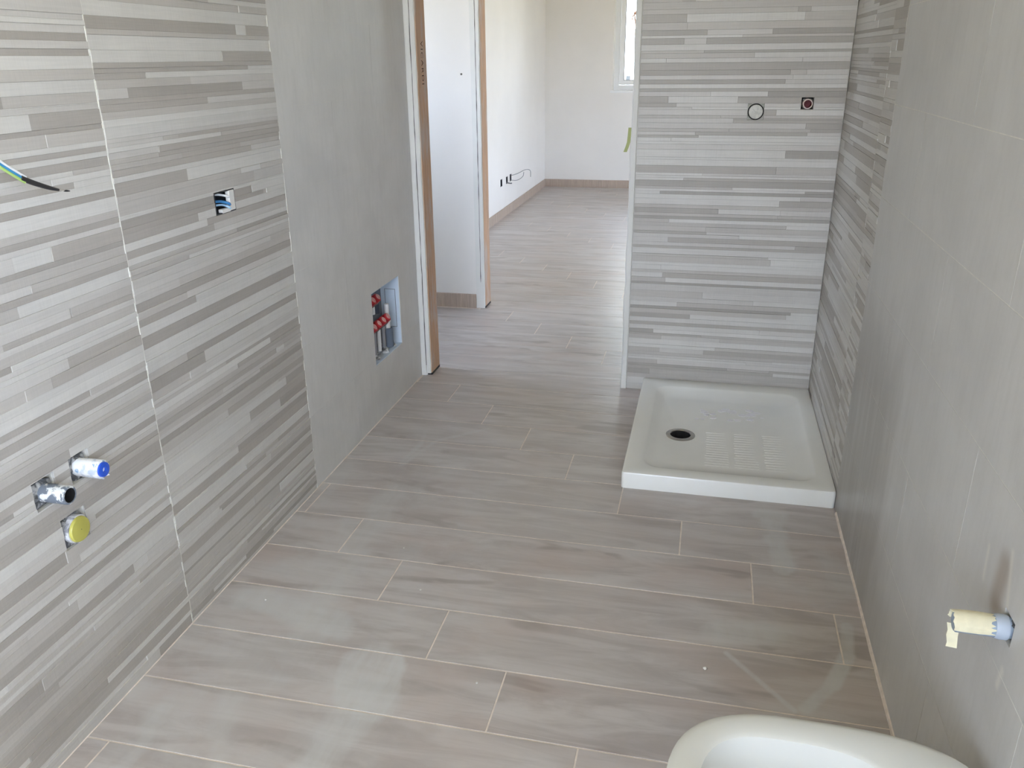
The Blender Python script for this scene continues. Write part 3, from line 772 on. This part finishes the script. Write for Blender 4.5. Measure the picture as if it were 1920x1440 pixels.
for i, (col, dv) in enumerate(((plain('white_wire', (226, 228, 232), .5), .045), (plain('blue_wire', (52, 122, 178), .5), .026), (plain('pale_blue_wire', (168, 204, 232), .5), .016))):
    bm = bmesh.new(); tube(bm, spline([(XL-.05, u0+.03, v0+dv), (XL-.02, u0+.045+.006*i, v0+dv+.004), (XL+.002, u0+.06, v0+dv-.002), (XL-.004, u1-.024, v0+dv-.008)], 6), .004 if i == 1 else .003, 8); obj('wire', bm, col, t, smooth=True)

# ------------------------------------------------------------------ loose cable on the left wall
t = thing('electric_cable', 'loose cable with black taped end hanging off the striped wall', 'cable', (XL, 1.06, 1.345))
def path(du, dv, pts): return [Vector((x, y+du, z+dv)) for x, y, z in pts]
CP = spline([(XL-.03, 1.06, 1.345), (XL+.03, 1.10, 1.335), (-1.205, 1.17, 1.295), (-1.2, 1.245, 1.236), (-1.2, 1.292, 1.204)], 6)
for nm, col, du, dv in (('wire', plain('white_sheath', (236, 236, 238), .5), .002, .0042), ('wire', plain('blue_sheath', (60, 140, 190), .5), 0, 0), ('wire', plain('green_yellow_sheath', (176, 206, 120), .5), -.002, -.004)):
    bm = bmesh.new(); tube(bm, [p+Vector((0, du, dv)) for p in CP], .0026, 8); obj(nm, bm, col, t, smooth=True)
bm = bmesh.new(); tp_ = spline([(-1.2, 1.282, 1.209), (-1.2, 1.31, 1.196), (-1.2, 1.345, 1.1825), (-1.2, 1.367, 1.1755)], 5)
tube(bm, tp_, .005, 10, taper=[.0050-.0026*(i/(len(tp_)-1))**2 for i in range(len(tp_))]); obj('tape_sleeve', bm, plain('black_tape', (46, 44, 46), .55), t, smooth=True)
bm = bmesh.new(); tube(bm, spline([(-1.2, 1.364, 1.1765), (-1.2, 1.384, 1.1718)], 4), .0016, 8); obj('bare_strands', bm, plain('tinned_copper', (220, 216, 210), .3, .5, .6), t, smooth=True)
bm = bmesh.new(); tube(bm, spline([(-1.2, 1.380, 1.1722), (-1.2, 1.396, 1.1692)], 4), .0015, 8, taper=[.0018, .0019, .0018, .0014, .0006]); obj('tip', bm, BLACKM, t, smooth=True)

# ------------------------------------------------------------------ heating manifold in its recess
u0, u1, v0, v1 = HOLES['L']['recess']
t = thing('heating_manifold', 'red-capped heating manifold in an open recess of the plain wall', 'manifold', (XL, (u0+u1)/2, v0))
D = .085; BLUEW = plain('pale_blue_cabinet', (206, 218, 232), .45, .5, var=.03, vscale=9)
bm = bmesh.new()
for a, b_, c, d in cells(u0, u1, v0, v1, [(u0+.003, u1-.003, v0+.003, v1-.003)]): box(bm, XL-D, XL-.002, a, b_, c, d)
cab = obj('cabinet', bm, BLUEW, t)
obj('back_plate', BX(XL-D-.004, XL-D, u0, u1, v0, v1), plain('galvanised_grey', (112, 116, 124), .5, .5, var=.1, vscale=20), t)
bm = bmesh.new()   # knock-out panel pressed into the far cabinet side
for q in cells(XL-.066, XL-.018, v0+.075, v1-.06, [(XL-.0645, XL-.0195, v0+.0765, v1-.0615)]): box(bm, q[0], q[1], u1-.0045, u1-.0029, q[2], q[3])
obj('knock_out', bm, plain('grey_seam', (96, 104, 116), .6), cab)
BRASS = plain('dull_brass', (112, 100, 92), .45, .5, .7, var=.15, vscale=40)
RED = plain('red_plastic', (178, 36, 46), .4, .5, var=.06, vscale=30); GREYP = plain('grey_insulation', (104, 114, 128), .8, .3)
for zz, xx, ys in ((.392, XL-.036, (2.995, 3.045, 3.095, 3.145)), (.492, XL-.050, (2.985, 3.035, 3.085))):
    bm = bmesh.new(); lathe(bm, (xx, u0+.008, zz-.024), (0, 1, 0), [(0, .015), (.004, .017), (ys[-1]-u0+.02, .017), (ys[-1]-u0+.024, .013)], 16); obj('manifold_bar', bm, BRASS, t, smooth=True)
    for i, yy in enumerate(ys):
        ax = Vector((.75, -.05, .62)).normalized(); b0 = Vector((xx, yy, zz-.018))
        bm = bmesh.new(); lathe(bm, b0, ax, [(.006, .012), (.010, .0195), (.032, .0185), (.036, .014)], 14); kn = obj('valve_cap', bm, RED, t, smooth=True)
        bm = bmesh.new(); lathe(bm, b0, ax, [(.034, .0135), (.0375, .012)], 12); obj('cap_face', bm, plain('pink_mark', (206, 150, 148), .5, var=.2, vscale=80), kn)
        lo = v0+.02 if zz < .45 else .42
        bm = bmesh.new(); lathe(bm, (xx, yy, lo), (0, 0, 1), [(0, .009), (zz-.04-lo, .009)], 12); obj('pipe', bm, PVC if i % 2 == 0 else plain('grey_pipe', (150, 150, 154), .5), t, smooth=True)
bm = bmesh.new(); lathe(bm, (XL-.030, 3.185, v0+.012), (0, 0, 1), [(0, .021), (.082, .021), (.084, .017)], 16); obj('insulation', bm, GREYP, t, smooth=True)
bm = bmesh.new(); lathe(bm, (XL-.030, 3.185, v0+.09), (0, 0, 1), [(0, .012), (.03, .012), (.031, .015), (.045, .015), (.046, .010), (.11, .010)], 14); obj('coupling', bm, PVC, t, smooth=True)
bm = bmesh.new(); lathe(bm, (XL-.052, 3.12, .415), (0, 0, 1), [(0, .016), (.04, .016), (.041, .010), (.06, .010)], 14); obj('valve', bm, plain('dark_blue_grey', (62, 68, 84), .5), t, smooth=True)
bm = bmesh.new(); rr = random.Random(31)
for i in range(9):
    y = u0+.02+i*.03; s = rr.uniform(.012, .02); x = XL-rr.uniform(.02, .06)
    lathe(bm, (x, y, v0+.002), (0, 0, 1), [(0, s), (s*.5, s*.8), (s*.9, s*.3)], 7)
obj('mortar_crumbs', bm, painted('mixed_mortar', (214, 216, 220), (110, 108, 108)), t, kind='stuff')

# ------------------------------------------------------------------ small things in the far room and beyond
for i, (y, z) in enumerate(SOCK):
    lab = ['dark empty socket box low on the bright wall, nearest of three', 'dark socket box low on the bright wall, middle of three', 'dark socket box low on the bright wall, with thin wires sticking out'][i]
    t = thing('socket_box', lab, 'socket box', (XROOM, y, z), 'socket boxes in the far room')
    bm = bmesh.new()
    for a, b_, c, d in cells(y-.032, y+.032, z-.032, z+.032, [(y-.028, y+.028, z-.028, z+.028)]): box(bm, XROOM-.05, XROOM+.001, a, b_, c, d)
    box(bm, XROOM-.053, XROOM-.05, y-.032, y+.032, z-.032, z+.032)
    obj('box', bm, plain('charcoal_plastic', (48, 48, 56), .6), t)
    GW = plain('grey_wire', (112, 114, 118), .6)
    if i == 1:
        bm = bmesh.new(); tube(bm, spline([(XROOM-.03, y, z-.02), (XROOM+.02, y+.05, z-.035), (XROOM+.025, y+.09, z-.04)], 6), .006, 6); obj('wire', bm, GW, t, smooth=True)
    if i == 2:
        for pts in ([(XROOM-.03, y, z+.01), (XROOM+.05, y+.06, z+.03), (XROOM+.10, y+.22, z+.05), (XROOM+.11, y+.40, z+.02), (XROOM+.10, y+.47, z-.05)],
                    [(XROOM-.03, y, z-.02), (XROOM+.05, y+.05, z-.03), (XROOM+.09, y+.14, z-.005), (XROOM+.09, y+.19, z+.03)]):
            bm = bmesh.new(); tube(bm, spline(pts, 8), .0026, 6); obj('wire', bm, GW, t, smooth=True)

# strip of tape hanging off the wall end
bm = bmesh.new(); P = [(-.323, 1.132), (-.325, 1.10), (-.327, 1.075), (-.333, 1.055), (-.340, 1.036)]
prism(bm, [[(x-.010, YB+.005, z), (x-.010, YB+.0065, z), (x+.004, YB+.0065, z), (x+.004, YB+.005, z)] for x, z in P])
tag(obj('tape_strip', bm, plain('olive_tape', (170, 176, 116), .6)), 'short olive green tape strip hanging at the edge of the shower wall', 'tape')

# beyond the window: pale house across the way and a bundle of dry cable strands
HOUSE = plaster_mat('pale_render', (244, 243, 240))
hs_ = thing('house', 'pale house front seen blown out through the far window', 'house', (-1.5, 20.2, -3))
obj('wall', BX(-9, 5, 20, 24, -3, 6.5), HOUSE, hs_)
bm = bmesh.new(); box(bm, -9.3, 5.3, 19.6, 24.4, 6.5, 6.8); obj('roof', bm, plain('clay_roof', (170, 110, 84), .8), hs_)
for x in (-2.09, -.75, .6):
    wv = obj('window', BX(x, x+.20, 19.97, 20.02, .78, 1.0), plain('grey_window', (44, 46, 52), .4), hs_)
    bm = BX(x+.09, x+.11, 19.955, 19.975, .78, 1.0); box(bm, x, x+.20, 19.955, 19.975, .88, .90); obj('bars', bm, HOUSE, wv)
tg = thing('cable_bundle', 'bundle of thin brown strands hanging outside the far window', 'cable bundle', (-.87, 9.99, 1.5))
BRN = plain('dry_brown', (120, 84, 66), .8)
rr = random.Random(77)
for i in range(7):
    o_ = rr.uniform(-.03, .03); q = rr.uniform(-.02, .05)
    bm = bmesh.new(); tube(bm, spline([(-.78, 9.99, 1.84+o_), (-.91, 9.99, 1.85+o_*.5), (-.955+q, 9.99+o_, 1.78), (-.935+q, 9.99, 1.67), (-.895+q*.4, 9.99+o_, 1.57), (-.865+o_*.2, 9.99, 1.49)], 6), .0033, 5); obj('strand', bm, BRN, tg, smooth=True)
bm = bmesh.new(); lathe(bm, (-.76, 9.99, 1.845), (-1, 0, 0), [(0, .012), (.12, .03), (.17, .012)], 8); obj('knot', bm, BRN, tg, smooth=True)
bm = bmesh.new(); tube(bm, [(-.775, 9.99, 1.845), (-.765, 9.985, 2.1), (-.76, 9.975, 2.32)], .004, 6); obj('string', bm, BRN, tg, smooth=True)

# crumbs of plaster left on the bathroom floor
rr = random.Random(41)
for (x, y, s), lab in (((.079, 1.703, .0055), 'largest white plaster crumb on the planks right of centre'), ((-1.118, 1.73, .0035), 'tiny white plaster crumb near the striped wall'),
                     ((-.71, 1.865, .003), 'tiny white plaster crumb in the middle of the planks'), ((-.455, 1.535, .0035), 'small white plaster crumb beside a plank end joint'), ((-.83, 2.06, .0025), 'tiniest white plaster crumb further back on the planks')):
    bm = bmesh.new(); bmesh.ops.create_icosphere(bm, subdivisions=1, radius=s)
    for v in bm.verts: v.co = Vector((v.co.x*rr.uniform(.7, 1.4), v.co.y*rr.uniform(.7, 1.2), v.co.z*.6))
    zz = min(v.co.z for v in bm.verts)
    for v in bm.verts: v.co += Vector((x, y, -zz))
    tag(obj('plaster_crumb', bm, PLASTER, origin=(x, y, 0)), lab, 'plaster crumb', 'plaster crumbs on the floor')
